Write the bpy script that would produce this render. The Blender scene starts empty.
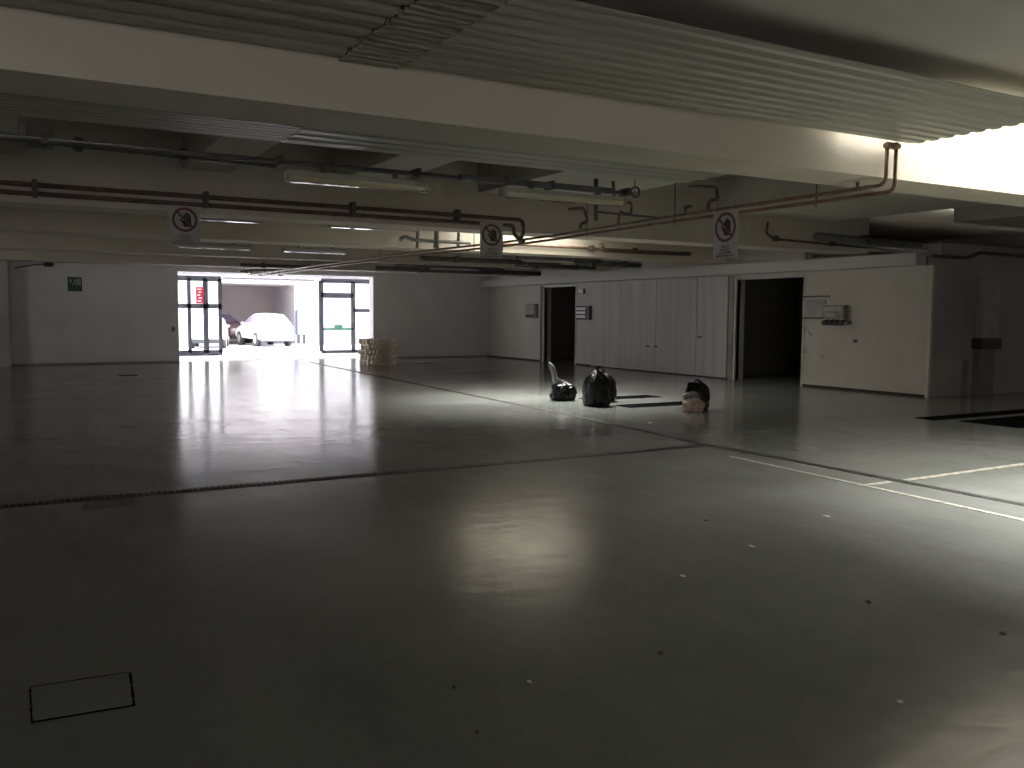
import bpy, bmesh, math, random
from mathutils import Vector, Matrix, noise
random.seed(4)
S = bpy.context.scene
COL = S.collection
# ------------------------------------------------------------------ camera
F_PX, HC = 886.65, 1.55
PITCH, YAW, ROLL = math.radians(4.4496), math.radians(29.5713), math.radians(.3734)
cp, sp, cy, sy = math.cos(PITCH), math.sin(PITCH), math.cos(YAW), math.sin(YAW)
Fw = Vector((sy*cp, cy*cp, -sp)); Rt = Vector((cy, -sy, 0)); Up = Rt.cross(Fw)
Rr = Rt*math.cos(ROLL) + Up*math.sin(ROLL); Ur = Up*math.cos(ROLL) - Rt*math.sin(ROLL)
cam = bpy.data.cameras.new('camera'); co = bpy.data.objects.new('camera', cam); COL.objects.link(co)
co.matrix_world = Matrix(((Rr.x, Ur.x, -Fw.x, 0), (Rr.y, Ur.y, -Fw.y, 0), (Rr.z, Ur.z, -Fw.z, HC), (0, 0, 0, 1)))
cam.sensor_width = 36; cam.lens = 36*F_PX/1024; cam.clip_end = 300
S.camera = co
def ray(px, py): return Rr*(px-512) + Ur*(384-py) + Fw*F_PX
def az(px, py, z=0.):
    d = ray(px, py); t = (z-HC)/d.z; return Vector((0, 0, HC)) + d*t
def ay(px, py, y):
    d = ray(px, py); return Vector((0, 0, HC)) + d*(y/d.y)
def ax(px, py, x):
    d = ray(px, py); return Vector((0, 0, HC)) + d*(x/d.x)

# ------------------------------------------------------------------ materials
def nodes_of(name):
    m = bpy.data.materials.new(name); m.use_nodes = True
    nt = m.node_tree; b = nt.nodes['Principled BSDF']; return m, nt, b
def mat(name, col, rough=.6, metal=0., var=.08, scale=4., bump=0., bscale=30., col2=None, spec=None, stretch=(1, 1, 1), emit=None, coat=0.):
    m, nt, b = nodes_of(name); N, L = nt.nodes, nt.links
    tc = N.new('ShaderNodeTexCoord'); mp = N.new('ShaderNodeMapping'); mp.inputs['Scale'].default_value = stretch
    L.new(tc.outputs['Object'], mp.inputs['Vector'])
    n = N.new('ShaderNodeTexNoise'); n.inputs['Scale'].default_value = scale; n.inputs['Detail'].default_value = 6
    L.new(mp.outputs['Vector'], n.inputs['Vector'])
    r = N.new('ShaderNodeValToRGB'); c2 = col2 or tuple(c*(1-var*2) for c in col)
    r.color_ramp.elements[0].color = (*c2, 1); r.color_ramp.elements[1].color = (*[min(1, c*(1+var)) for c in col], 1)
    r.color_ramp.elements[0].position = .35; r.color_ramp.elements[1].position = .65
    L.new(n.outputs['Fac'], r.inputs['Fac']); L.new(r.outputs['Color'], b.inputs['Base Color'])
    b.inputs['Roughness'].default_value = rough; b.inputs['Metallic'].default_value = metal
    if spec is not None: b.inputs['Specular IOR Level'].default_value = spec
    b.inputs['Coat Weight'].default_value = coat
    if bump:
        n2 = N.new('ShaderNodeTexNoise'); n2.inputs['Scale'].default_value = bscale; L.new(mp.outputs['Vector'], n2.inputs['Vector'])
        bp = N.new('ShaderNodeBump'); bp.inputs['Strength'].default_value = bump; bp.inputs['Distance'].default_value = .02
        L.new(n2.outputs['Fac'], bp.inputs['Height']); L.new(bp.outputs['Normal'], b.inputs['Normal'])
    if emit: b.inputs['Emission Color'].default_value = (*emit[0], 1); b.inputs['Emission Strength'].default_value = emit[1]
    return m
M = {}
M['wall'] = mat('painted plaster', (.48, .455, .395), .85, var=.035, scale=1.3, bump=.15, bscale=8)
M['wall_dim'] = mat('dimmed wall render', (.36, .345, .31), .9, var=.05, scale=1)  # wall colour darkened to stand for the dim side and upper walls
M['beam'] = mat('painted concrete beam', (.54, .49, .39), .8, var=.05, scale=1.5, bump=.25, bscale=9, stretch=(.4, 1, 1))
M['slab'] = mat('darkened slab concrete', (.21, .205, .185), .9, var=.08, scale=1)  # slab colour darkened to deepen the dim recesses between the joists
M['wall_veiled'] = mat('glare lightened far wall', (.68, .66, .65), .85, var=.03, scale=1.1, bump=.1, bscale=7)  # colour lifted and cooled to stand for the glare around the gateway
M['ceil'] = mat('ceiling concrete', (.52, .49, .42), .85, var=.05, scale=.9, bump=.2, bscale=5)
M['joist'] = mat('joist concrete', (.50, .475, .40), .85, var=.05, scale=1.2)
M['soffit'] = mat('soffit plaster', (.47, .455, .41), .8, var=.03, scale=1)
M['steel_door'] = mat('galvanised door panel', (.38, .38, .35), .55, metal=.0, var=.07, scale=2.2, stretch=(.1, 2.2, .12))
M['frame_dark'] = mat('dark door frame', (.10, .10, .095), .5)
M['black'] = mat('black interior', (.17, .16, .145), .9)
M['sheet'] = mat('corrugated sheet paint', (.31, .31, .24), .42, metal=0., var=.07, scale=1.2, stretch=(.3, 4, 1), bump=.1)
M['sheet_old'] = mat('corrugated sheet worn', (.30, .29, .22), .55, var=.25, scale=5, stretch=(.5, 6, 1), bump=.4)
M['pipe'] = mat('rust brown pipe', (.105, .065, .045), .5, var=.25, scale=8, bump=.1)
M['copper'] = mat('copper toned pipe', (.20, .12, .075), .4, metal=.2, var=.2, scale=8)
M['conduit'] = mat('grey conduit', (.085, .083, .075), .5, var=.15)
M['duct'] = mat('dark duct metal', (.10, .10, .095), .5, var=.15)
M['lamp_body'] = mat('lamp housing', (.36, .35, .27), .5)
M['lamp_diff'] = mat('lamp diffuser', (.42, .39, .24), .06, var=.03, coat=.5)
M['lamp_far'] = mat('lamp diffuser clear', (.45, .45, .42), .05, var=.03, coat=.5)
M['sign'] = mat('sign board', (.42, .40, .36), .6, var=.05)
M['sign_red'] = mat('sign red', (.15, .04, .032), .5, var=.05)
M['sign_ink'] = mat('sign ink', (.02, .02, .02), .6)
M['green'] = mat('exit sign green', (.025, .075, .05), .4)
M['exit_white'] = mat('exit sign white', (.30, .33, .31), .5)
M['red'] = mat('red notice', (.45, .02, .05), .4, var=.03)
M['white'] = mat('white paint', (.8, .8, .79), .5, var=.02)
M['line'] = mat('painted bay line', (.43, .41, .34), .5, var=.22, scale=14)
M['plate'] = mat('dark floor patch', (.004, .004, .004), .9, var=.2, spec=.02)
M['joint'] = mat('dark joint', (.045, .042, .038), .6, var=.3, scale=6, spec=.2)
M['grate'] = mat('drain grate steel', (.10, .10, .095), .5)
M['plastic_blk'] = mat('black bin liner', (.006, .006, .0065), .3, var=.2, bump=.8, bscale=14, spec=.3)
M['plastic_gry'] = mat('grey plastic film', (.17, .17, .17), .35, bump=.9, bscale=16)
M['sack'] = mat('beige sack', (.50, .40, .35), .7, var=.15, scale=9, bump=.5, bscale=14, col2=(.34, .25, .20))
M['wood'] = mat('pallet wood', (.90, .76, .62), .8, var=.15, scale=5, stretch=(1, 8, 8))
M['gate'] = mat('gate steel grey', (.055, .058, .068), .5)
M['track'] = mat('pale track', (.30, .28, .33), .6)
M['gate_green'] = mat('gate bar green', (.10, .28, .20), .4)
M['asphalt'] = mat('pale outdoor paving', (.47, .47, .51), .8, var=.04)
M['shelter'] = mat('shelter wall', (.40, .35, .35), .9, var=.05, scale=.4)
M['outwall'] = mat('outdoor pale wall', (.58, .57, .60), .9, var=.02)
M['blue'] = mat('pale blue metal', (.30, .34, .55), .6)
M['carwhite'] = mat('white car paint', (.78, .78, .80), .3, var=.01, coat=.5)
M['cardark'] = mat('maroon car paint', (.16, .085, .10), .3, var=.02, coat=.5)
M['carsilver'] = mat('silver car paint', (.7, .7, .72), .3, var=.02, coat=.5)
M['glass_car'] = mat('car glass', (.16, .15, .22), .1)
M['tyre'] = mat('tyre rubber', (.03, .03, .035), .8)
M['hub'] = mat('wheel hub', (.5, .5, .52), .3, metal=.6)
M['tail'] = mat('tail lamp', (.6, .32, .32), .3)
M['box'] = mat('electrical box grey', (.20, .195, .165), .5, var=.1)
M['lid'] = mat('worn lid', (.15, .147, .13), .5)
M['boxdark'] = mat('socket dark', (.03, .03, .03), .5)
M['paper'] = mat('paper', (.72, .72, .70), .7)
M['notice'] = mat('faded notice', (.33, .31, .30), .6, var=.04)
M['leaf'] = mat('dry leaf', (.05, .04, .03), .8)
M['cyl'] = mat('pale panel', (.38, .35, .32), .6)
m, nt, b = nodes_of('pane glass'); b.inputs['Base Color'].default_value = (.95, 1, 1, 1); b.inputs['Transmission Weight'].default_value = 1; b.inputs['Roughness'].default_value = 0.0; b.inputs['IOR'].default_value = 1.01
M['glass'] = m

def floor_mat():
    m, nt, b = nodes_of('sealed concrete floor'); N, L = nt.nodes, nt.links
    tc = N.new('ShaderNodeTexCoord')
    def noise_(scale, st=(1, 1, 1), det=6, rot=0, dist=0):
        mp = N.new('ShaderNodeMapping'); mp.inputs['Scale'].default_value = st; mp.inputs['Rotation'].default_value = (0, 0, rot)
        L.new(tc.outputs['Object'], mp.inputs['Vector'])
        n = N.new('ShaderNodeTexNoise'); n.inputs['Scale'].default_value = scale; n.inputs['Detail'].default_value = det; n.inputs['Distortion'].default_value = dist
        L.new(mp.outputs['Vector'], n.inputs['Vector']); return n
    n1 = noise_(.55, (1, 1.6, 1), 8); n2 = noise_(2.5, (1, .35, 1), 8, .2); n3 = noise_(9, (1, 1, 1), 10)
    mx = N.new('ShaderNodeMix'); mx.data_type = 'FLOAT'; mx.inputs[0].default_value = .45
    L.new(n1.outputs['Fac'], mx.inputs[2]); L.new(n2.outputs['Fac'], mx.inputs[3])
    mx2 = N.new('ShaderNodeMix'); mx2.data_type = 'FLOAT'; mx2.inputs[0].default_value = .25
    L.new(mx.outputs[0], mx2.inputs[2]); L.new(n3.outputs['Fac'], mx2.inputs[3])
    r = N.new('ShaderNodeValToRGB'); r.color_ramp.elements[0].position = .36; r.color_ramp.elements[1].position = .64
    r.color_ramp.elements[0].color = (.185, .195, .178, 1); r.color_ramp.elements[1].color = (.24, .25, .23, 1)
    L.new(mx2.outputs[0], r.inputs['Fac']); L.new(r.outputs['Color'], b.inputs['Base Color'])
    rr = N.new('ShaderNodeMapRange'); rr.inputs['From Min'].default_value = .3; rr.inputs['From Max'].default_value = .7
    rr.inputs['To Min'].default_value = .13; rr.inputs['To Max'].default_value = .21
    L.new(mx.outputs[0], rr.inputs['Value']); L.new(rr.outputs['Result'], b.inputs['Roughness'])
    n4 = noise_(4.2, (.8, 1.2, 1), 5, .5, .4)
    bp = N.new('ShaderNodeBump'); bp.inputs['Strength'].default_value = .55; bp.inputs['Distance'].default_value = .005
    L.new(n4.outputs['Fac'], bp.inputs['Height']); L.new(bp.outputs['Normal'], b.inputs['Normal'])
    b.inputs['Specular IOR Level'].default_value = .22
    return m
M['floor'] = floor_mat()

# ------------------------------------------------------------------ mesh helpers
class MB:
    def __init__(s): s.bm = bmesh.new()
    def box(s, a, b, bev=0):
        x0, x1 = sorted((a[0], b[0])); y0, y1 = sorted((a[1], b[1])); z0, z1 = sorted((a[2], b[2]))
        r = bmesh.ops.create_cube(s.bm, size=1); v = r['verts']
        for p in v: p.co = Vector(((x0+x1)/2+p.co.x*(x1-x0), (y0+y1)/2+p.co.y*(y1-y0), (z0+z1)/2+p.co.z*(z1-z0)))
        if bev:
            es = list({e for p in v for e in p.link_edges}); bmesh.ops.bevel(s.bm, geom=es, offset=bev, segments=2, affect='EDGES')
        return s
    def tube(s, pts, r, seg=10, cap=True, radii=None):
        pts = [Vector(p) for p in pts]; rings = []
        for i, p in enumerate(pts):
            d = (pts[min(i+1, len(pts)-1)] - pts[max(i-1, 0)]).normalized()
            u = d.cross(Vector((0, 0, 1)));
            if u.length < .05: u = Vector((1, 0, 0)) - d*d.x
            u.normalize(); w = d.cross(u).normalized(); rad = radii[i] if radii else r
            if 0 < i < len(pts)-1:
                a = (pts[i]-pts[i-1]).normalized(); c = max(.5, math.sqrt(max(0, (1+a.dot((pts[i+1]-pts[i]).normalized()))/2)))
                rad /= c**.5
            rings.append([s.bm.verts.new(p + u*rad*math.cos(2*math.pi*k/seg) + w*rad*math.sin(2*math.pi*k/seg)) for k in range(seg)])
        for A, B in zip(rings, rings[1:]):
            for k in range(seg): s.bm.faces.new((A[k], A[(k+1) % seg], B[(k+1) % seg], B[k])).smooth = True
        if cap: s.bm.faces.new(rings[0][::-1]); s.bm.faces.new(rings[-1])
        return s
    def prism(s, poly, d):            # poly: 3-D points, d: extrusion vector
        d = Vector(d); A = [s.bm.verts.new(Vector(p)) for p in poly]; B = [s.bm.verts.new(Vector(p)+d) for p in poly]
        n = len(A); s.bm.faces.new(A[::-1]); s.bm.faces.new(B)
        for k in range(n): s.bm.faces.new((A[k], A[(k+1) % n], B[(k+1) % n], B[k]))
        return s
    def ring(s, c, r0, r1, u, w, t, seg=40):   # flat ring with thickness along n
        c, u, w = Vector(c), Vector(u).normalized(), Vector(w).normalized(); n = u.cross(w)*t
        R = []
        for k in range(seg):
            a = 2*math.pi*k/seg; dd = u*math.cos(a)+w*math.sin(a)
            R.append([s.bm.verts.new(c+dd*r0), s.bm.verts.new(c+dd*r1), s.bm.verts.new(c+dd*r1+n), s.bm.verts.new(c+dd*r0+n)])
        for k in range(seg):
            A, B = R[k], R[(k+1) % seg]
            for j in range(4): s.bm.faces.new((A[j], A[(j+1) % 4], B[(j+1) % 4], B[j]))
        return s
    def build(s, name, m, parent=None, loc=None, smooth=False):
        bmesh.ops.recalc_face_normals(s.bm, faces=s.bm.faces)
        me = bpy.data.meshes.new(name)
        o = bpy.data.objects.new(name, me); COL.objects.link(o)
        if parent is not None:
            o.parent = parent; inv = parent.matrix_basis.inverted()
            bmesh.ops.transform(s.bm, matrix=inv, verts=s.bm.verts)
        elif loc is not None:
            bmesh.ops.translate(s.bm, vec=-Vector(loc), verts=s.bm.verts); o.location = loc
        if smooth:
            for f in s.bm.faces: f.smooth = True
        s.bm.to_mesh(me); s.bm.free(); me.materials.append(M[m]); return o
def thing(name, label, cat, loc, group=None, rz=0):
    o = bpy.data.objects.new(name, None); COL.objects.link(o); o.empty_display_size = .2
    o.matrix_basis = Matrix.Translation(Vector(loc)) @ Matrix.Rotation(rz, 4, 'Z')
    o.location = loc; o.rotation_euler = (0, 0, rz)
    o['label'] = label; o['category'] = cat
    if group: o['group'] = group
    return o
def tag(o, label, cat, group=None):
    o['label'] = label; o['category'] = cat
    if group: o['group'] = group
    return o
def struct(name, mb, m, parent=None):
    o = mb.build(name, m, parent)
    if parent is None: o['kind'] = 'structure'
    return o
def copy_tree(o, parent=None):
    c = o.copy(); COL.objects.link(c)
    if parent is not None: c.parent = parent
    for ch in [k for k in COL.objects if k.parent == o]: copy_tree(ch, c)
    return c
def text(body, size, loc, u, w, m, parent, name='lettering', thick=.002):
    cu = bpy.data.curves.new('t', 'FONT'); cu.body = body; cu.size = size; cu.align_x = 'CENTER'; cu.align_y = 'CENTER'; cu.extrude = thick; cu.space_line = 1.0
    t = bpy.data.objects.new('t', cu); COL.objects.link(t); dg = bpy.context.evaluated_depsgraph_get(); dg.update()
    me = bpy.data.meshes.new_from_object(t.evaluated_get(dg)); bpy.data.objects.remove(t); bpy.data.curves.remove(cu)
    u = Vector(u).normalized(); w = Vector(w).normalized(); n = u.cross(w)
    me.transform(Matrix(((u.x, w.x, n.x, loc[0]), (u.y, w.y, n.y, loc[1]), (u.z, w.z, n.z, loc[2]), (0, 0, 0, 1))))
    o = bpy.data.objects.new(name, me); COL.objects.link(o); o.parent = parent; me.transform(parent.matrix_basis.inverted())
    me.materials.clear(); me.materials.append(M[m]); return o

# ------------------------------------------------------------------ room shell
W, B = 15.5, 29.2            # right wall plane, back wall plane
ZS = 3.60                    # ceiling slab
ZF = 3.34                    # lower ceiling in front of the first beam
ZB = 2.85                    # beam underside
XL, XR, YN = -11., 27., -9.
SK3 = (6.55, 7.5, 4.6, 5.58)     # narrow start of the first slot above the sheet
SK1 = (7.5, 11.0, 3.2, 5.58)    # skylight slots x0,x1,y0,y1
SK2 = (8.0, 10.7, 14.0, 16.3)
struct('floor', MB().box((XL, YN, -.2), (XR, B+.35, 0)), 'floor')
# ceiling slab with the two slots left open
c = MB(); xs = [XL, SK3[0], SK1[0], SK2[0], SK2[1], SK1[1], XR]; ys = [YN, SK1[2], SK3[2], SK1[3], 5.9, 12.5, SK2[2], SK2[3], B+.35]
for i in range(6):
    for j in range(8):
        if j == 4: continue
        xm, ym = (xs[i]+xs[i+1])/2, (ys[j]+ys[j+1])/2
        if any(a < xm < b_ and p < ym < q for a, b_, p, q in (SK1, SK2, SK3)): continue
        zz = ZF if ym < 5.6 else ZS
        c.box((xs[i], ys[j], zz), (xs[i+1], ys[j+1], ZS+.4))
for a, b_, p, q in (SK1, SK2):
    t = .15
    if q < 6: a = SK3[0]
    c.box((a-t, p-t, ZS+.4), (a, q+t, ZS+.9)).box((b_, p-t, ZS+.4), (b_+t, q+t, ZS+.9)).box((a, p-t, ZS+.4), (b_, p, ZS+.9)).box((a, q, ZS+.4), (b_, q+t, ZS+.9))
struct('ceiling', c, 'ceil')
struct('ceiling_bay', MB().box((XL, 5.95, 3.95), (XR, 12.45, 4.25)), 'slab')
# cross beams
for k, (y0, y1, x0, x1) in enumerate([(5.6, 6.2, XL, XR), (12.2, 12.8, XL, W-.3), (16.3, 17.0, XL, W-.3), (21.0, 21.6, XL, W-.3), (25.6, 26.2, XL, W-.3)]):
    struct('trim_%d' % (k+1), MB().box((x0, y0, ZB), (x1, y1, 3.99 if k < 2 else ZS)), 'beam')
# joists of the bay behind the first beam
jn = 6
for x0, x1 in [(-4.2, -2.2), (-.9, .15), (2.02, 2.62), (4.04, 4.76), (6.3, 8.2), (11.1, 14.0), (16.0, 19.0), (22, 24)]:
    struct('trim_%d' % jn, MB().box((x0, 6.2, 3.4), (x1, 12.2 if x1 < W else 10.9, 3.99)), 'joist'); jn += 1
for x0, x1 in [(-4, -2), (0, 2), (4, 6), (12.6, 14)]:
    for ya, yb in [(12.8, 16.3), (17, 21), (21.6, 25.6)]:
        struct('trim_%d' % jn, MB().box((x0, ya, 3.25), (x1, yb, ZS)), 'joist'); jn += 1
# back wall with gateway
GX0, GX1, GZ = 4.62, 11.02, 2.83
struct('wall_back', MB().box((XL, B, 0), (GX0, B+.35, ZS)).box((GX1, B, 0), (W+.3, B+.35, ZS)).box((GX0, B, GZ), (GX1, B+.35, ZS)), 'wall_veiled')
LY0, LY1, LZ = 17.0, 21.0, 2.2        # unseen opening added in the left wall for fill light
struct('wall_left', MB().box((XL-.3, YN, 0), (XL, LY0, ZS)).box((XL-.3, LY1, 0), (XL, B+.35, ZS)).box((XL-.3, LY0, LZ), (XL, LY1, ZS)), 'wall')
struct('fill_ground_left', MB().box((-30, YN, -.25), (XL-.3, B+.35, 0)), 'asphalt')  # ground outside the added left opening
OX0, OX1, OZ = -7.8, -1.8, 2.7      # unseen entrance added behind the viewpoint to light the near beam
struct('wall_front', MB().box((XL-.3, YN-.3, 0), (OX0, YN, ZS)).box((OX1, YN-.3, 0), (XR+.3, YN, ZS)).box((OX0, YN-.3, OZ), (OX1, YN, ZS)), 'wall')
struct('ground_front', MB().box((-25, -30, -.25), (40, YN, 0)), 'asphalt')
struct('wall_right_far', MB().box((XR, YN, 0), (XR+.3, 11.3, ZS)), 'wall')
struct('trim_90', MB().box((-.45, B-.45, 0), (.03, B, ZS)), 'wall')      # pilaster on the back wall
# right wall: pieces between the two openings
D1 = (23.30, 25.14, 2.46); D2 = (14.12, 16.20, 2.44); YC = 10.95
w = MB().box((W, YC, 0), (W+.25, D2[0], 2.56)).box((W, D2[1], 0), (W+.25, D1[0], ZS)).box((W, D1[1], 0), (W+.25, B, ZS))
w.box((W, D2[0], D2[2]), (W+.25, D2[1], ZS)).box((W, D1[0], D1[2]), (W+.25, D1[1], ZS))
struct('wall_right', w, 'wall')
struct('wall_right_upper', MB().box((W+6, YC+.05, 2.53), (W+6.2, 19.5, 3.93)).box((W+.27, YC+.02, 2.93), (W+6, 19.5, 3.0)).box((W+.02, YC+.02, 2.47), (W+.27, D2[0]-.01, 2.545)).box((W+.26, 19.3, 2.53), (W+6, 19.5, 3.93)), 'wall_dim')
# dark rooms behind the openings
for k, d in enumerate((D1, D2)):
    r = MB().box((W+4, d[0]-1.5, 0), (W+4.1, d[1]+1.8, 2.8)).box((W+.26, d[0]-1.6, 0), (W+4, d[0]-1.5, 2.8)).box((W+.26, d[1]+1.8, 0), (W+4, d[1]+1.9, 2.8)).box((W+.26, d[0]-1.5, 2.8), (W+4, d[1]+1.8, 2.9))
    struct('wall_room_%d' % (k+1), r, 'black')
# wall running away to the right from the corner
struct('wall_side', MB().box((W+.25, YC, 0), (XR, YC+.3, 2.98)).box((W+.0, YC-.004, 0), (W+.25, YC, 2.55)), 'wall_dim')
struct('trim_91', MB().box((W-.02, YC-.02, 0), (W+.06, YC+.05, 2.56), .006), 'beam')
# long soffit over the right wall, ending short of the corner
struct('trim_92', MB().box((W-.30, 11.1, 2.56), (W, B, 2.80), .01), 'soffit')
struct('baseboard_right', MB().box((W-.012, YC, 0), (W, D2[0], .05)).box((W-.012, D1[1], 0), (W, B, .05)).box((W-.012, D2[1], 0), (W, D1[0], .05)), 'joint')
struct('baseboard_back', MB().box((GX1, B-.012, 0), (W, B, .05)).box((.03, B-.012, 0), (GX0, B, .05)), 'box')
# door frames
for k, d in enumerate((D1, D2)):
    f = MB().box((W-.04, d[1], 0), (W+.1, d[1]+.07, d[2]+.05)).box((W-.02, d[0]-.05, 0), (W+.1, d[0], d[2]+.05)).box((W-.02, d[0], d[2]), (W+.1, d[1], d[2]+.05))
    struct('door_%d' % (k+1), f, 'soffit')
    q = MB().box((W-.05, d[1]+.08, .0), (W-.01, d[1]+.22, 2.52))
    q.build('door_track', 'frame_dark' if k == 0 else 'box', bpy.data.objects['door_%d' % (k+1)])
# metal sliding leaf parked between the openings
t = thing('sliding_door', 'wide grey metal sliding fire door parked flat against right wall between the doorways', 'door', (W-.03, 19.9, 0))
edges = [D2[1]+.27, 17.6, 19.25, 20.9, 22.38]
for a, b_ in zip(edges, edges[1:]):
    MB().box((W-.055, a+.006, .03), (W-.012, b_-.006, 2.54), .004).build('panel', 'steel_door', t)
for px, py in ((648, 346), (656, 346.5), (700, 337)):
    p = ax(px, py, W-.055); MB().box((W-.085, p.y-.06, p.z-.02), (W-.055, p.y+.06, p.z+.02), .005).build('latch', 'boxdark', t)
# baseboards/joints on floor
ch = [(7.31, 3.2), (7.31, 4.23), (7.33, 6.66), (7.29, 8.08), (7.55, 11.03), (7.83, 17.14), (8.19, 24.37), (8.4, 28)]
mb = MB()
for (a, p), (b_, q) in zip(ch, ch[1:]): mb.prism([(a-.05, p, .0), (a+.05, p, .0), (b_+.05, q, .0), (b_-.05, q, .0)], (0, 0, .004))
tag(mb.build('floor_channel', 'joint'), 'long dark joint running across the grey floor from near right towards the pallets', 'floor channel')
# drain
t = thing('floor_drain', 'long grated drain channel crossing the grey floor from left edge', 'drain', (0, 8.05, 0))
MB().box((XL+.2, 7.99, .0), (7.25, 8.13, .004)).build('channel', 'joint', t)
g = MB(); x = -1.
while x < 3.0:
    g.box((x, 8.0, .004), (x+.014, 8.12, .007)); x += .05
g.build('grate', 'grate', t)
# painted lines
def line(p, q, wd=.045):
    p, q = Vector((*p, 0)), Vector((*q, 0)); n = (q-p).normalized().cross(Vector((0, 0, 1)))*wd
    return MB().prism([p+n, p-n, q-n, q+n], (0, 0, .005))
tag(line((6.92, 7.3), (6.66, 2.2), .03).build('painted_line', 'line'), 'thin pale painted line running towards the camera at right', 'painted line')
tag(line((6.86, 5.43), (7.2, 5.43), .035).build('painted_line', 'line'), 'very short pale painted dash joining the long line', 'painted line')
tag(line((7.4, 5.42), (13.5, 5.5), .035).build('painted_line', 'line'), 'pale painted parking line running to the right edge', 'painted line')

# flat dark ribbed patches on the floor
def plate(x0, x1, y0, y1, label, skew=0):
    t = thing('floor_patch', label, 'floor plate', ((x0+x1)/2, (y0+y1)/2, 0))
    r = MB().prism([(x0, y0, 0), (x1, y0, 0), (x1+skew, y1, 0), (x0+skew, y1, 0)], (0, 0, .006)); n = max(2, int((x1-x0)/.12))
    
    for k in range(1, n): xx = x0+(x1-x0)*k/n; r.box((xx, y0+.03, .006), (xx+.01, y1-.03, .009))
    r.build('cover', 'plate', t)
plate(9.08, 10.75, 11.95, 12.44, 'dark floor patch between the tall black bag and the beige sack')
plate(9.25, 10.87, 13.3, 13.78, 'dark floor patch behind the tall black bag, nearer the wall')
plate(10.35, 11.78, 25.85, 26.0, 'thin dark floor patch in front right of the pallet stack')
plate(10.95, 11.85, 27.2, 27.4, 'short thin dark floor patch right behind the pallet stack')
plate(12.4, 18.5, 7.3, 8.2, 'large dark floor patch at the right edge past the wall corner')
plate(12.15, 17.5, 8.45, 8.8, 'narrow dark floor strip nearest the wall corner')
plate(2.32, 2.75, 23.6, 23.85, 'small dark drain cover before the far left wall')
# inspection hatch lower left
t = thing('inspection_hatch', 'rectangular inspection hatch with black worn edges in the near left floor', 'hatch', (.2, 3.88, 0))
h = [az(30, 688), az(130, 673), az(134, 706), az(32, 723)]
MB().prism([(p.x, p.y, 0) for p in h], (0, 0, .004)).build('cover', 'floor', t)
e = MB()
for i in range(4):
    a, b_ = Vector(h[i]), Vector(h[(i+1) % 4]); n = 14
    wdt = (.0014, .0035, .0008, .0022)[i]
    for k in range(n):
        p, q = a.lerp(b_, k/n), a.lerp(b_, (k+1)/n); nn = (q-p).normalized().cross(Vector((0, 0, 1)))*(wdt*random.uniform(.5, 1.9))
        p.z = q.z = 0; e.prism([p+nn, p-nn, q-nn, q+nn], (0, 0, .006))
e.build('gap_edge', 'plate', t)
h = [(.49, 8.0-.09), (.86, 7.9), (.8, 7.55), (.47, 7.6)]
t2 = MB().prism([(x, y, 0) for x, y in h], (0, 0, .003)).build('drain_lid', 'lid')
tag(t2, 'pale rectangular lid beside the drain channel at left', 'lid')

# ------------------------------------------------------------------ corrugated sheets
def corr(x0, x1, y0, y1, z, m, label, pitch=.145, depth=.035, group='corrugated sheets under the ceiling'):
    t = thing('corrugated_sheet', label, 'corrugated sheet', ((x0+x1)/2, (y0+y1)/2, z))
    prof = []; y = y0
    while y < y1-.001:
        for f, dz in ((0, 0), (.30, 0), (.42, 1), (.72, 1), (.86, 0)):
            yy = y+f*pitch
            if yy <= y1: prof.append((yy, z+dz*depth))
        y += pitch
    prof.append((y1, prof[-1][1]))
    poly = [(x0, a, b_) for a, b_ in prof] + [(x0, a, b_+.006) for a, b_ in prof[::-1]]
    mb = MB(); bm = mb.bm; n = len(prof)
    A = [[bm.verts.new((xx, a, b_+o)) for a, b_ in prof] for xx in (x0, x1) for o in (0, .006)]
    for k in range(n-1):
        bm.faces.new((A[0][k], A[0][k+1], A[2][k+1], A[2][k])); bm.faces.new((A[1][k], A[3][k], A[3][k+1], A[1][k+1]))
        bm.faces.new((A[0][k], A[1][k], A[1][k+1], A[0][k+1])); bm.faces.new((A[2][k], A[2][k+1], A[3][k+1], A[3][k]))
    bm.faces.new((A[0][0], A[2][0], A[3][0], A[1][0])); bm.faces.new((A[0][-1], A[1][-1], A[3][-1], A[2][-1]))
    mb.build('profiled_panel', m, t)
    xx = x0+min(.4, (x1-x0)/2)
    while xx < x1: MB().tube([(xx, (y0+y1)/2, z+.03), (xx, (y0+y1)/2, ZF if y0 < 5 else 3.95)], .006, 6).build('hanger', 'conduit', t); xx += 1.6
    return t
corr(-6, 1.87, 3.95, 5.59, 3.16, 'sheet', 'long pale green corrugated sheet at upper left, left of the scuffed strip', .21, .02)
corr(1.88, 2.28, 3.97, 5.58, 3.152, 'sheet_old', 'narrow scuffed corrugated strip between the two long sheets', .09, .02)
corr(2.29, 7.38, 3.93, 5.50, 3.155, 'sheet', 'pale green corrugated sheet ending at the bright skylight', .145, .014)
corr(-.1, 1.86, 6.2, 6.9, 2.86, 'sheet', 'left corrugated sheet fixed behind the near beam', .1, .02)
corr(1.87, 5.86, 6.2, 6.95, 2.86, 'sheet', 'right corrugated sheet fixed behind the near beam', .2, .008)

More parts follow.
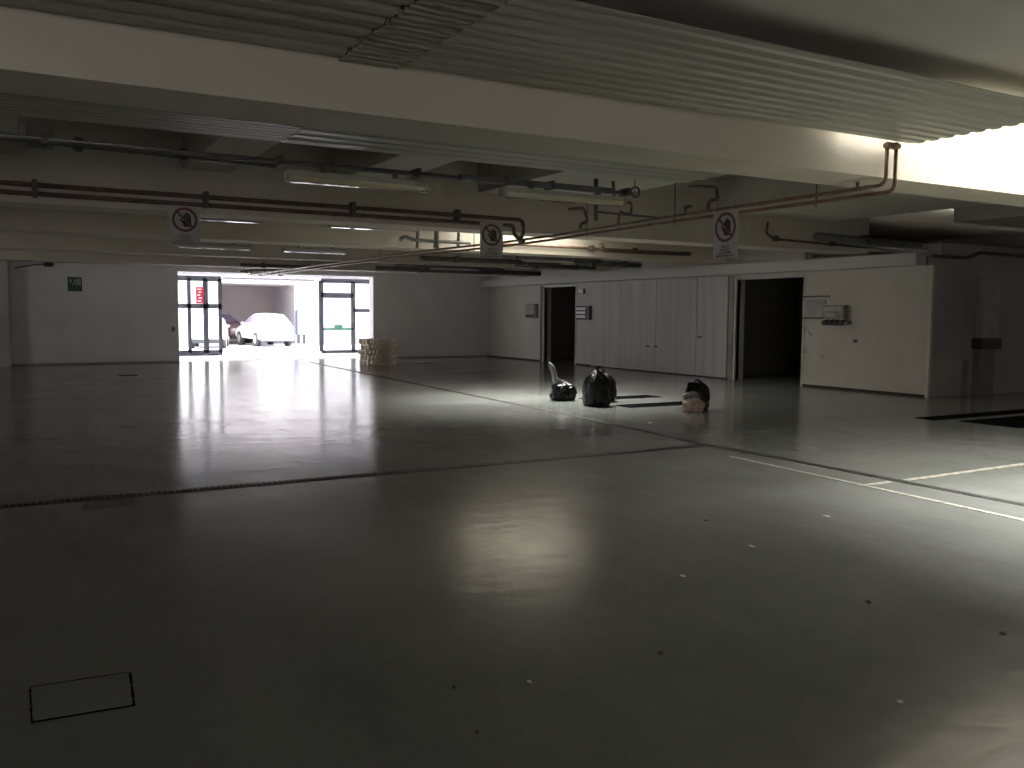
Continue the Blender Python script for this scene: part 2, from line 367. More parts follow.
# ------------------------------------------------------------------ pipes
def bend(pts, r=.08, n=4):
    pts = [Vector(p) for p in pts]; out = [pts[0]]
    for i in range(1, len(pts)-1):
        a = (pts[i-1]-pts[i]); b_ = (pts[i+1]-pts[i]); rr = min(r, a.length/2, b_.length/2); a.normalize(); b_.normalize()
        p0, p1 = pts[i]+a*rr, pts[i]+b_*rr
        for k in range(n+1):
            t = k/n; out.append(p0*(1-t)**2 + pts[i]*2*t*(1-t) + p1*t*t)
    out.append(pts[-1]); return out
# twin X pipes on the second beam
yp = 12.1
t = thing('twin_pipe', 'pair of dark pipes clipped along the second beam from the left edge', 'pipes', (2.5, yp, 3.0))
MB().tube(bend([(-8, yp, 3.085), (7.05, yp, 3.03), (7.05, yp, 2.80), (7.05, yp+.15, 2.70), (7.0, yp-.1, 2.70)], .1), .03).build('upper_pipe', 'pipe', t)
MB().tube(bend([(-8, yp, 2.975), (6.88, yp, 2.93), (6.88, yp, 2.80), (7.0, yp, 2.72)], .1), .03).build('lower_pipe', 'pipe', t)
for x in [-3, -1.2]+[ay(q, 200, yp).x for q in (35, 206, 353, 458)]:
    MB().box((x-.03, yp-.045, 2.91), (x+.03, yp+.1, 3.12), .01).build('clamp', 'conduit', t)
# the pair running from beside the near beam to the gateway
t = thing('long_copper_pipe', 'pair of brown pipes dropping beside the skylight and running to the gateway', 'pipes', (7.1, 10, 2.75))
xr = 7.12
MB().tube(bend([(xr-.04, 5.52, 3.16), (xr-.04, 5.52, 2.77), (xr+.02, 8.5, 2.77), (xr+.15, 11.6, 2.76), (xr, 12.9, 2.74), (xr-.2, 16.0, 2.76), (6.85, 20, 2.76), (6.8, 25, 2.77), (6.75, B-.02, 2.77)], .09), .019).build('left_pipe', 'copper', t)
MB().tube(bend([(xr+.06, 5.50, 3.16), (xr+.06, 5.50, 2.715), (xr+.08, 8.5, 2.715), (xr+.2, 11.5, 2.71), (xr+.1, 12.9, 2.69), (xr-.1, 16.0, 2.71), (6.95, 20, 2.71), (6.9, 25, 2.71), (6.85, B-.02, 2.71)], .09), .019).build('right_pipe', 'copper', t)
MB().box((xr-.07, 5.47, 3.10), (xr+.10, 5.55, 3.15), .01).build('collar', 'copper', t)
for y in (6.4, 8.6, 10.5, 14, 18, 22, 27):
    MB().tube([(xr+.04-(y > 14)*.2, y, 2.66), (xr+.04-(y > 14)*.2, y, 3.25 if y < 12 else 3.3)], .008, 6).build('hanger', 'conduit', t)
for y in (5.9, 8.4): MB().tube([(xr+.04, y, 2.78), (xr+.04, y, 2.86), (xr+.12, y, 2.88)], .02, 8).build('clip', 'conduit', t)

def pipe_thing(name, pts, r, m, label, cat='pipe', b=.06, clamps=()):
    t = thing(name, label, cat, tuple(pts[0]))
    MB().tube(bend(pts, b), r).build('tube', m, t)
    for c_ in clamps: MB().box((c_[0]-.04, c_[1]-.04-r, c_[2]-r-.02), (c_[0]+.04, c_[1]+r+.04, c_[2]+r+.03), .01).build('clamp', 'conduit', t)
    return t
# conduit above the row of lamps
yl = 8.15
t = thing('lamp_conduit', 'dark conduit tray running above the row of tube lamps', 'conduit', (0, yl, 2.95))
MB().tube([(-6, yl, 2.92), (6.2, yl+.05, 2.93)], .022).build('tube', 'conduit', t)
MB().tube([(-6, yl+.12, 2.95), (3.9, yl+.14, 2.95)], .02).build('tube', 'conduit', t)
MB().box((4.0, yl-.03, 2.90), (5.9, yl+.05, 2.96), .01).build('tray', 'duct', t)
for x in (.3, 2.2, 3.55, 4.55, 5.1, 6.1): MB().box((x-.02, yl-.04, 2.89), (x+.02, yl+.14, 2.98), .006).build('clamp', 'conduit', t)
for x in (4.35, 4.62, 6.2): MB().tube([(x, yl, 2.9), (x, yl, ZS)], .006, 6).build('hanger', 'conduit', t)
MB().ring((6.2, yl, 2.94), .05, .065, (1, 0, 0), (0, 0, 1), .02, 20).build('loop', 'conduit', t)
# lamps
def tube_lamp(x0, x1, y, z, label, m='lamp_diff', s=1., group='tube lamps under the ceiling'):
    t = thing('ceiling_tube_lamp', label, 'lamp', ((x0+x1)/2, y, z), group)
    hh = .05*s; ww = .065*s
    p = [(x0+.03, y-ww, z), (x0+.03, y+ww, z), (x0+.03, y+ww*.8, z+hh), (x0+.03, y-ww*.8, z+hh)]
    MB().prism(p, (x1-x0-.06, 0, 0)).build('housing', 'lamp_body', t)
    q = []
    for f_, g_ in ((-.95, 0), (-.8, .55), (-.55, .8), (.55, .8), (.8, .55), (.95, 0)): q.append((x0+.05, y+f_*ww, z-.001-g_*ww))
    MB().prism(q, (x1-x0-.1, 0, 0)).build('diffuser', m, t)
    for xx in (x0, x1-.05): MB().box((xx, y-ww*1.05, z-ww*.75), (xx+.05, y+ww*1.05, z+hh), .012).build('end_cap', 'lamp_body', t)
    for xx in (x0+.35, x1-.35): MB().box((xx-.02, y-.03, z+hh), (xx+.02, y+.03, z+hh+.06)).build('bracket', 'conduit', t)
    if y > 10: MB().tube([(x0+.3, y, z), (x0+.3, y, ZS)], .006, 6).build('hanger', 'conduit', t)
    return t
tube_lamp(2.24, 3.66, yl, 2.80, 'unlit tube lamp under the conduit left of the ceiling centre')
tube_lamp(4.48, 6.05, yl, 2.82, 'long yellowish unlit tube lamp over the middle of the hall')
tube_lamp(-1.9, -.35, yl, 2.82, 'unlit tube lamp of the near row beyond the left edge')
for x0, x1, y, z, lb in [(1.95, 3.35, 13.6, 2.95, 'far tube lamp beyond the second beam right of the left warning sign'),
                      (4.4, 5.9, 13.6, 2.95, 'short glint of tube lamp above the gateway behind the second beam'),
                      (2.9, 4.3, 18.2, 2.86, 'tube lamp above the left part of the gateway, third row'), (4.9, 6.3, 18.2, 2.86, 'tube lamp above the gateway centre, third row'),
                      (10.6, 12.0, 18.2, 2.86, 'dim tube lamp beyond the third beam near the far doorway'),
                      (10.4, 11.9, 23.0, 2.86, 'farthest tube lamp before the right end of the back wall')]:
    tube_lamp(x0, x1, y, z, lb, 'lamp_far')
# small bent pipes under the ceiling centre
yq = 8.6
def Q(px, py, y=yq): return ay(px, py, y)
pipe_thing('hanging_bent_pipe', [Q(569, 209), Q(584, 208), Q(588, 222), Q(581, 223), Q(580, 229)], .018, 'pipe', 'small S-bent dark pipe under the middle lamp', 'pipe', .05)
pipe_thing('hanging_bent_pipe', [Q(625, 202), Q(632, 203), Q(631, 214), Q(624, 214), Q(620, 211), Q(618, 224)], .016, 'pipe', 'small hooked dark pipe at right end of the middle lamp', 'pipe', .04)
pipe_thing('hanging_pipe', [Q(598, 212), Q(660, 218)], .014, 'conduit', 'thin grey pipe right of the middle lamp', 'pipe')
pipe_thing('hanging_pipe', [Q(596, 179), Q(596, 221)], .026, 'conduit', 'short thick vertical pipe crossing the middle lamp', 'pipe')
pipe_thing('hanging_pipe', [Q(613, 181), Q(614, 196)], .02, 'conduit', 'short thin vertical pipe right of the thick one', 'pipe')
pipe_thing('hanging_bent_pipe', [ax(690, 187, 7.5), ax(716, 187, 7.5), ax(718, 200, 7.4), ax(709, 200, 7.35), ax(708, 212, 7.3)], .022, 'pipe', 'bent dark pipe above the right warning sign', 'pipe', .06)
# pipe along the second beam at right
yp2 = 12.08
t = pipe_thing('wall_pipe', [ay(768, 222, yp2), ay(766, 233, yp2), ay(774, 239, yp2), ay(880, 249, yp2), ay(903, 252, yp2)], .022, 'pipe', 'dark pipe along the beam right of the right warning sign', 'pipe', .06, [ay(776, 239, yp2), ay(832, 244, yp2)])
pipe_thing('hanging_duct', [Vector((12.9, 11.5, 3.02)), Vector((W-.1, 11.5, 2.98)), Vector((22, 10.6, 2.95))], .075, 'duct', 'thick dark duct above the right wall corner', 'duct', .2, [(14.2, 11.5, 3.0)])
pipe_thing('wall_mounted_pipe', [Vector((W-.15, 10.85, 2.72)), Vector((16.4, 10.85, 2.72)), Vector((16.8, 10.85, 2.84)), Vector((22, 10.85, 2.8))], .035, 'pipe', 'dark pipe kinked upward along the shadowed side wall', 'pipe', .1)
# left part: short box and pipes in the near bay
t = thing('ceiling_junction_box', 'grey junction box under the ceiling at the far left', 'box', (.3, 9.2, 3.1))
MB().box((.18, 9.2, 3.07), (.42, 9.5, 3.24), .01).build('body', 'box', t); MB().box((.16, 9.15, 3.05), (.19, 9.5, 3.26)).build('lid', 'lamp_body', t)
pipe_thing('ceiling_conduit', [Vector((-6, 9.0, 3.06)), Vector((.3, 9.0, 3.06)), Vector((2.4, 9.0, 3.02))], .03, 'conduit', 'grey conduit behind the lamp row at the upper left', 'conduit', .1, [(.6, 9.0, 3.05), (1.5, 9.0, 3.04)])
# pipework in front of the second skylight
yv = 15.2
for px, lb in ((418, 'left'), (437, 'middle'), (459, 'right')):
    a, b_ = ay(px, 226, yv), ay(px-1, 248, yv)
    pipe_thing('hanging_pipe', [a, b_], .03 if px != 437 else .05, 'box', '%s short vertical pipe silhouetted before the bright far skylight' % lb)
pipe_thing('hanging_valve_pipe', [ay(400, 240, yv), ay(405, 236, yv), ay(412, 240, yv), ay(470, 243, yv)], .035, 'box', 'horizontal valve pipe before the bright far skylight', 'pipe', .1)
pipe_thing('mounted_pipe', [Vector((8.6, 16.24, 3.02)), Vector((13.4, 16.24, 3.02))], .03, 'copper', 'brown pipe along the third beam right of the bright skylight', 'pipe', .1, [(11.2, 16.24, 3.02), (12.4, 16.24, 3.02)])
pipe_thing('mounted_pipe', [ay(601, 244, 16.1), ay(603, 250, 16.1), ay(640, 252, 16.1), ay(690, 254, 16.1)], .05, 'pipe', 'lower thick pipe with round valve right of far skylight', 'pipe', .1)
# darker runs beyond the third beam
runs = [(485, 600, 256, 258, 17.6, .07, 'duct'), (515, 595, 265, 268, 19.6, .05, 'duct'), (575, 640, 262, 266, 18.6, .06, 'duct'), (420, 560, 259, 263, 19.2, .06, 'conduit'),
        (375, 540, 269, 273, 23.6, .07, 'conduit'), (395, 500, 265, 268, 22.3, .05, 'duct'), (240, 330, 266, 267, 24.4, .05, 'conduit'), (700, 752, 257, 259, 17.6, .04, 'duct')]
where = ['under the third beam right of centre sign', 'left of the far doorway top', 'above the far doorway', 'below the centre warning sign', 'crossing above the back wall right part', 'just left below the centre sign', 'above the gateway left side', 'below the right warning sign']
for (a, b_, p, q, y, r, m_), wh in zip(runs, where):
    A, Bq = ay(a, p, y), ay(b_, q, y); Bq.z = A.z = (A.z+Bq.z)/2
    pipe_thing('ceiling_pipe', [A, Bq], r, m_, 'dark ceiling pipe ' + wh, 'pipe', .1, [A.lerp(Bq, .25), A.lerp(Bq, .75)])
# cluster hanging at the gateway
t = thing('pipe_cluster', 'tangle of small valves and pipes hanging over the gateway top', 'pipes', (6, 28.6, 2.75))
for k in range(7):
    p = ay(244+k*7, 268+(k % 3)*1.2, 28.6); MB().tube(bend([p, p+Vector((0, 0, -.12-.05*(k % 2))), p+Vector((.12, 0, -.14))], .03), .02, 8).build('valve', 'conduit', t)
p, q = ay(240, 271, 28.6), ay(300, 269, 28.6); MB().tube([p, q], .035).build('header', 'conduit', t)

# ------------------------------------------------------------------ warning signs
def sign(origin, u, wd, ht, label):
    # origin: top-left corner, u: horizontal unit to the reader's right
    u = Vector(u); wv = Vector((0, 0, 1)); n = u.cross(wv)
    o = Vector(origin); t = thing('warning_sign', label, 'sign', o+u*wd/2-wv*ht, 'hanging no entry signs')
    c0 = o - wv*ht
    MB().prism([c0, c0+u*wd, c0+u*wd+wv*ht, c0+wv*ht], n*.008).build('board', 'sign', t)
    cc = o+u*wd*.5-wv*wd*.47+n*.009; R = wd*.42
    MB().ring(cc, R*.80, R, u, wv, .003).build('prohibition_ring', 'sign_red', t)
    d = (u*-1+wv).normalized(); e_ = Vector(d).cross(n).normalized()*R*.09
    a, b_ = cc+d*R*.9+n*.005, cc-d*R*.9+n*.005
    MB().prism([a-e_, b_-e_, b_+e_, a+e_], n*.003).build('slash_bar', 'sign_red', t)
    # raised palm
    h = MB(); k = R*.30; base = cc + u*R*.16 - wv*R*.12
    def P2(x, y): return base+u*x*k+wv*y*k+n*.001
    h.prism([P2(-.9, -1.5), P2(.8, -1.5), P2(1.15, -.6), P2(1.1, .6), P2(-.8, .5), P2(-1.0, -.4)], n*.003)
    for i, (x, l) in enumerate(((-.62, 1.9), (-.12, 2.35), (.38, 2.2), (.86, 1.7))):
        h.prism([P2(x-.2, .4), P2(x+.2, .4), P2(x+.22, l-.15), P2(x+.1, l), P2(x-.1, l), P2(x-.22, l-.15)], n*.003)
    h.prism([P2(-.85, -.9), P2(-.7, -.2), P2(-1.7, .75), P2(-1.95, .5)], n*.003)
    h.build('hand_pictogram', 'sign_ink', t)
    y = wd*.98; rows = ['VIETATO', "L'ACCESSO", 'ALLE PERSONE', 'NON AUTORIZZATE']
    step = (ht-wd*1.0)/4.0
    for i, s_ in enumerate(rows):
        sz = min(step*.92, wd*1.25/len(s_)*1.15)
        text(s_, sz, o+u*wd*.5-wv*(y+step*(i+.45))+n*.009, u, wv, 'sign_ink', t)
    for f in (.15, .85):
        p = o+u*wd*f+n*.004; MB().tube([p-wv*.01, p+wv*.10], .003, 6).build('wire', 'conduit', t)
    return t
yS = 11.9
a = ay(169, 205, yS); sign((a.x, yS, a.z), (1, 0, 0), .365, .50, 'leftmost hanging no entry sign, dim grey, beside the left tube lamp glint')
a = ay(480, 222, yS-.1); sign((a.x, yS-.1, a.z), (1, 0, 0), .385, .53, 'middle hanging no entry sign in front of the bright far skylight')
sign((7.11, 7.84, 2.745), (0, -1, 0), .40, .535, 'rightmost hanging no entry sign under the long brown pipe')

# ------------------------------------------------------------------ back wall fittings
t = thing('exit_sign', 'small green and white emergency exit sign on the far left wall', 'sign', (1.74, B-.03, 2.2))
MB().box((1.55, B-.03, 2.17), (1.93, B-.002, 2.58), .004).build('board', 'green', t)
def X(x, z): return (1.55+x*.38, B-.034, 2.17+z*.41)
e = MB(); e.prism([X(.62, .42), X(.92, .42), X(.92, .88), X(.62, .88)], (0, .004, 0)).prism([X(.1, .62), X(.3, .62), X(.3, .86), X(.1, .86)], (0, .004, 0)); e.build('door_symbol', 'exit_white', t)
e = MB().prism([X(.40, .55), X(.52, .52), X(.58, .78), X(.44, .80)], (0, -.003, 0)).prism([X(.44, .82), X(.55, .82), X(.55, .92), X(.44, .92)], (0, -.003, 0)).prism([X(.40, .56), X(.28, .42), X(.34, .38), X(.48, .52)], (0, -.003, 0)).prism([X(.46, .54), X(.58, .38), X(.64, .42), X(.54, .58)], (0, -.003, 0)).prism([X(.5, .74), X(.66, .64), X(.68, .70), X(.54, .80)], (0, -.003, 0))
e.build('running_figure', 'exit_white', t)
t = thing('wall_camera', 'small dark security camera on an arm high on the far left wall', 'camera', (.9, B-.3, 2.85))
MB().tube([(.2, B-.02, 2.80), (.75, B-.3, 2.9), (.98, B-.45, 2.9)], .018, 8).build('arm', 'conduit', t)
MB().box((.92, B-.75, 2.84), (1.18, B-.38, 2.95), .03).build('camera_body', 'boxdark', t)
t = thing('wall_switch', 'small grey switch on the far wall left of the gateway', 'switch', (4.46, B-.03, 1.0))
MB().box((4.4, B-.04, .97), (4.5, B-.002, 1.12), .006).build('plate', 'box', t); MB().box((4.43, B-.05, 1.02), (4.47, B-.04, 1.07), .002).build('button', 'boxdark', t)

# ------------------------------------------------------------------ right wall fittings
def wall_box(name, p0, p1, depth, m, label, cat, rows=None):
    a, b_ = ax(*p0, W), ax(*p1, W)
    t = thing(name, label, cat, (W-depth, (a.y+b_.y)/2, b_.z))
    MB().box((W-depth, b_.y, b_.z), (W-.001, a.y, a.z), .008).build('body', m, t)
    return t, a, b_
t, a, b_ = wall_box('electrical_box', (529, 304), (538, 318), .14, 'box', 'grey electrical box on the wall left of the far doorway', 'electrical box')
MB().box((W-.15, b_.y+.05, b_.z+.14), (W-.139, a.y-.05, a.z-.03), .004).build('cover', 'notice', t)
MB().box((W-.146, b_.y+.03, b_.z+.02), (W-.139, a.y-.03, b_.z+.1), .003).build('socket', 'boxdark', t)
# switch panel and paper by the far doorway
t, a, b_ = wall_box('switch_panel', (579.5, 306), (593, 320), .14, 'boxdark', 'black switch panel with white labels right of the far doorway', 'switch panel')
for r in range(3):
    for k in range(4):
        y = a.y-.14-k*.125; z = a.z-.08-r*.12
        MB().box((W-.148, y, z-.045), (W-.139, y+.10, z+.03), .003).build('label_tag', 'white', t)
t, a, b_ = wall_box('emergency_light', (580, 289), (585.5, 293.5), .08, 'box', 'small emergency light with white reflector right of the far doorway top', 'lamp')
MB().tube([(W-.10, (a.y+b_.y)/2+.05, (a.z+b_.z)/2+.02), (W-.08, (a.y+b_.y)/2+.05, (a.z+b_.z)/2+.02)], .06, 12).build('lens', 'white', t)
MB().box((W-.092, b_.y+.03, b_.z+.02), (W-.079, a.y-.03, a.z-.02), .003).build('lens', 'white', t)
# notice and distribution box by near doorway
t, a, b_ = wall_box('notice_board', (805, 300), (826, 316), .03, 'notice', 'faded grey notice between two thin rails beside the near doorway', 'notice')
MB().box((W-.05, b_.y-.1, a.z+.06), (W-.005, a.y+.12, a.z+.09), .004).build('rail', 'conduit', t)
MB().box((W-.05, b_.y+.1, b_.z-.06), (W-.005, a.y+.12, b_.z-.03), .004).build('rail', 'conduit', t)
t, a, b_ = wall_box('distribution_box', (827, 305.5), (848.5, 319), .16, 'box', 'grey distribution box with a row of dark sockets right of the near doorway', 'electrical box')
MB().box((W-.17, b_.y+.05, (a.z+b_.z)/2+.02), (W-.159, a.y-.05, a.z-.03), .004).build('upper_cover', 'lamp_body', t)
MB().box((W-.17, b_.y+.2, b_.z+.03), (W-.159, a.y-.1, (a.z+b_.z)/2-.02), .004).build('lower_cover', 'notice', t)
for k in range(5):
    y = a.y-.06-k*.145
    MB().tube([(W-.02, y, b_.z-.07), (W-.16, y, b_.z-.09)], .058 if k < 4 else .04, 12).build('socket', 'boxdark' if k < 4 else 'box', t)
p = ax(856, 341, W); tag(MB().box((W-.03, p.y-.05, p.z-.03), (W-.002, p.y+.06, p.z+.03), .012).build('wall_hook', 'boxdark'), 'small black hook on the wall below right of the distribution box', 'hook')
p = ax(516+10, 327, W)
for px, py, s_ in [(811, 335, .16), (805, 328, .12), (806, 349, .1), (818, 354, .07)]:
    pass
# stains as part of wall: thin flakes
st = MB()
for px, py, s_ in [(811, 335, .05), (809, 333, .035), (805.5, 329, .06), (804.5, 350, .05), (806, 352, .04), (822, 357, .05), (818, 354, .03)]:
    q = ax(px, py, W-.001); n = 9; poly = [(W-.003, q.y+math.cos(k*2*math.pi/n)*s_*random.uniform(.5, 1.3), q.z+math.sin(k*2*math.pi/n)*s_*random.uniform(.7, 1.6)) for k in range(n)]
    st.prism(poly, (.002, 0, 0))
M['stain'] = mat('wall stain', (.36, .34, .28), .9, var=.12, scale=12)
so = st.build('wall_stain', 'stain'); tag(so, 'patchy dark scuffs on the wall beside the near doorway', 'stain'); so['kind'] = 'stuff'
# hose reel / panel on shadowed side wall
yy = YC
t = thing('wall_duct', 'tall pale vertical duct with dark box on the shadowed side wall', 'duct', (17.5, yy-.1, 0))
a, b_ = ay(984, 277, yy-.15), ay(998, 338, yy-.15)
MB().box((a.x, yy-.16, b_.z), (b_.x, yy-.001, a.z), .02).build('upper_duct', 'cyl', t)
MB().box((a.x-.1, yy-.22, b_.z-.22), (b_.x+.05, yy-.001, b_.z), .02).build('dark_box', 'boxdark', t)
MB().box((a.x-.02, yy-.12, 0), (b_.x-.02, yy-.001, b_.z-.22), .01).build('lower_duct', 'box', t)
MB().box((a.x-.35, yy-.05, 0), (a.x-.22, yy-.001, .72), .006).build('side_conduit', 'box', t)

# ------------------------------------------------------------------ trash bags
def lump(name, m, parent, cx_, cy_, w_, d_, h_, seed, sag=.5, square=.3, amp=.05, z0=0., top=.12):
    mb = MB(); bm = mb.bm; NR, NS = 44, 84; rows = []
    for i in range(NR+1):
        t_ = i/NR; row = []
        base = .90+.10*math.sin(min(1, t_/.25)*math.pi/2)
        if t_ < .05: base *= .86+.14*(t_/.05)
        sh = max(0, (t_-.62)/.38)
        r0 = base*(1-.10*sag*t_)*((1-sh**2.0)*(1-top)+top)
        for k in range(NS):
            a = 2*math.pi*k/NS
            sq = 1/max(abs(math.cos(a)), abs(math.sin(a)))**.8
            r_ = r0*((1-square)+square*sq)
            p = Vector((math.cos(a), math.sin(a), t_*1.6))
            f = noise.noise(p*1.7+Vector((seed, 0, 0)))
            g = abs(noise.noise(Vector((p.x*3.2, p.y*3.2, t_*9))+Vector((seed*3, 1, 0))))
            g2 = abs(noise.noise(Vector((p.x*7, p.y*7, t_*14))+Vector((seed*2, 5, 0))))
            pl = abs(math.sin(a*8+seed+2*noise.noise(p*2)))*sh
            r_ *= 1+f*amp*3.5-g*amp*3-g2*amp*1.6-pl*.22
            row.append(bm.verts.new((cx_+math.cos(a)*r_*w_/2, cy_+math.sin(a)*r_*d_/2, z0+h_*t_*(1+f*amp*1.5))))
        rows.append(row)
    for A, Bq in zip(rows, rows[1:]):
        for k in range(NS): bm.faces.new((A[k], A[(k+1) % NS], Bq[(k+1) % NS], Bq[k]))
    bm.faces.new(rows[0][::-1]); bm.faces.new(rows[-1])
    return mb.build(name, m, parent, smooth=True)
def knot(parent, x, y, z, h, lean=(0, 0), m='plastic_blk', r=.035, name='tied_neck'):
    mb = MB()
    n = 8; pts = [Vector((x+lean[0]*k/n, y+lean[1]*k/n, z+h*k/n)) for k in range(n+1)]
    rad = [r*(.9, .55, .45, .6, .8, .9, .7, .5, .2)[k] for k in range(n+1)]
    mb.tube(pts, r, 12, radii=rad)
    for k in range(5):
        a = k*1.26; p = pts[3]; q = pts[6]+Vector((math.cos(a), math.sin(a), .3))*r*1.6
        mb.prism([p, p+Vector((.01, .01, 0)), q+Vector((.02, .0, .01)), q+Vector((-.015, .01, .03))], (.003, .004, 0))
    return mb.build(name, m, parent, smooth=True)
t = thing('rubbish_bag', 'low slumped black rubbish bag with tall twisted neck, leftmost', 'rubbish bag', (8.80, 13.6, 0), 'black rubbish bags')
lump('bag_body', 'plastic_blk', t, 8.80, 13.62, .46, .45, .36, 1.3, sag=.5, square=.3, amp=.06)
mb = MB()
pts = [Vector((8.72, 13.62, .30)), Vector((8.62, 13.62, .40)), Vector((8.60, 13.62, .52)), Vector((8.55, 13.62, .62)), Vector((8.50, 13.62, .70))]
mb.tube(pts, .04, 12, radii=[.09, .05, .045, .05, .012]); mb.build('twisted_neck', 'plastic_gry', t, smooth=True)
t = thing('rubbish_bag', 'tallest full black rubbish bag, in front of the others', 'rubbish bag', (8.82, 12.45, 0), 'black rubbish bags')
lump('bag_body', 'plastic_blk', t, 8.80, 12.55, .47, .44, .60, 4.1, sag=.55, square=.5, amp=.035)
knot(t, 8.82, 12.55, .56, .12, (-.01, 0))
t = thing('rubbish_bag', 'black rubbish bag half hidden behind the tallest bag', 'rubbish bag', (9.42, 13.15, 0), 'black rubbish bags')
lump('bag_body', 'plastic_blk', t, 9.42, 13.15, .38, .36, .50, 7.7, sag=.5, square=.5, amp=.04)
knot(t, 9.36, 13.15, .46, .10, (-.03, 0))
t = thing('rubbish_bag', 'open black rubbish bag leaning at right with folded rim', 'rubbish bag', (9.85, 11.15, 0), 'black rubbish bags')
lump('bag_body', 'plastic_blk', t, 9.95, 11.27, .38, .42, .50, 9.2, sag=.35, square=.3, amp=.06)
mb = MB(); bm = mb.bm; G = []
for i in range(9):
    row = []
    for j in range(7):
        if j == 3: continue
        u_ = i/8; v_ = j/4
        row.append(bm.verts.new((9.62+u_*.28, 11.18+.05*math.sin(u_*9)-.03*v_, .26+v_*.15+.02*math.sin(u_*5)+.02*u_)))
    G.append(row)
for i in range(8):
    for j in range(4): bm.faces.new((G[i][j], G[i+1][j], G[i+1][j+1], G[i][j+1]))
bmesh.ops.solidify(bm, geom=bm.faces[:], thickness=.05)
mb.build('open_rim', 'plastic_blk', t, smooth=True)
t = thing('sack', 'crumpled grey and beige sack slumped against the rightmost black bag', 'sack', (9.68, 11.0, 0))
lump('sack_body', 'sack', t, 9.65, 11.03, .40, .30, .24, 12.4, sag=.3, square=.4, amp=.07)
lump('grey_fold', 'plastic_gry', t, 9.66, 11.08, .30, .24, .14, 14.4, sag=.4, square=.3, amp=.08, z0=.19)

# ------------------------------------------------------------------ pallets
def pallet(x0, y0, z, label):
    L_, D_ = .93, .72; t = thing('pallet', label, 'pallet', (x0+L_/2, y0+D_/2, z), 'wooden pallets stacked by the gateway')
    for k in range(5): MB().box((x0, y0+k*(D_-.1)/4, z+.138), (x0+L_, y0+.1+k*(D_-.1)/4, z+.160)).build('deck_board', 'wood', t)
    for k in range(3): MB().box((x0+k*(L_-.1)/2, y0, z+.116), (x0+.1+k*(L_-.1)/2, y0+D_, z+.138)).build('cross_board', 'wood', t)
    for i in range(3):
        for j in range(3): MB().box((x0+(0, .36, .68)[i], y0+j*(D_-.1)/2, z+.022), (x0+(.1, .6, .93)[i], y0+.1+j*(D_-.1)/2, z+.116)).build('block', 'wood', t)
    for j in range(3): MB().box((x0, y0+j*(D_-.1)/2, z), (x0+L_, y0+.1+j*(D_-.1)/2, z+.022)).build('bottom_board', 'wood', t)
    return t
names = ['bottom wooden pallet of the stack by the gateway', 'second wooden pallet from the floor in the stack', 'middle wooden pallet of the stack by the gateway', 'second wooden pallet from the top of the stack', 'topmost wooden pallet of the stack by the gateway']
for k, off in enumerate([(0, 0), (.03, .02), (-.04, .03), (.02, -.03), (-.02, .02)]):
    pallet(9.38+off[0], 25.35+off[1], k*.160, names[k])

# ------------------------------------------------------------------ floor debris
for px, py, kind, lb in [(530, 683, 'p', 'white paper scrap on the near floor centre'), (900, 703, 'p', 'white paper scrap on the near right floor'), (752, 547, 'p', 'pale paper scrap on the lit floor at right of centre'),
                     (826, 517, 'p', 'pale scrap inside the bright floor pool'), (650, 423, 'p', 'white scrap on the floor left of the beige sack'), (683, 577, 'p', 'tiny pale scrap on the middle floor'),
                     (454, 688, 'l', 'dark dry leaf on the near floor, upper of two'), (477, 733, 'l', 'dark dry leaf on the near floor, lower of two'), (660, 653, 'l', 'tiny dark leaf on the floor right of centre'), (1003, 634, 'l', 'curled dark leaf near the right edge'), (706, 521, 'l', 'tiny dark crumb left of the bright pool'), (868, 602, 'l', 'dark crumb below the bright pool')]:
    p = az(px, py); dist = p.length; s_ = .0028*dist*(1.2 if kind == 'p' else .9)
    if dist > 10: s_ *= .8
    n = 7; poly = [(p.x+math.cos(k*2*math.pi/n+px)*s_*random.uniform(.5, 1.2), p.y+math.sin(k*2*math.pi/n+px)*s_*1.5*random.uniform(.5, 1.2), .002+random.uniform(0, .004)) for k in range(n)]
    o = MB().prism(poly, (0, 0, .004)).build('paper_scrap' if kind == 'p' else 'dry_leaf', 'paper' if kind == 'p' else 'leaf', None, loc=(p.x, p.y, 0))
    tag(o, lb, 'scrap' if kind == 'p' else 'leaf')

# ------------------------------------------------------------------ gateway and outside
yg = 33.6
def gp(px, py, y=yg): return ay(px, py, y)
def bar(mb, a, b_, th=.05, y=yg):   # bar between two points in the gate plane
    a, b_ = Vector(a), Vector(b_); d = (b_-a).normalized(); n = d.cross(Vector((0, 1, 0)))*th
    mb.prism([a+n+Vector((0, -.03, 0)), a-n+Vector((0, -.03, 0)), b_-n+Vector((0, -.03, 0)), b_+n+Vector((0, -.03, 0))], (0, .06, 0))
t = thing('gate', 'left glazed steel gate panel with red notice, left of the gateway', 'gate', (6, yg, 0))
f = MB(); zt, zm, zb_ = 2.80, 1.80, .10
X0 = gp(172, 300).x; xa, xb, xc = gp(189, 300).x, gp(205.5, 300).x, gp(220, 300).x
for x, th in ((X0, .07), (xa, .065), (xb, .09), (xc, .07)): bar(f, (x, yg, zb_), (x, yg, zt), th)
for z, th in ((zt, .10), (zm, .085), (zb_, .11)): bar(f, (X0, yg, z), (xc+.05, yg, z), th)
f.build('frame', 'gate', t)
for a, b_ in ((X0, xa), (xa, xb), (xb, xc)): MB().box((a+.02, yg-.004, zb_), (b_-.02, yg+.004, zt-.05)).build('pane', 'glass', t)
a, b_ = gp(195.5, 287), gp(203.5, 303.5)
tn = thing('notice_sign', 'red notice with white writing on the left gate panel', 'notice', ((a.x+b_.x)/2, yg-.05, b_.z))
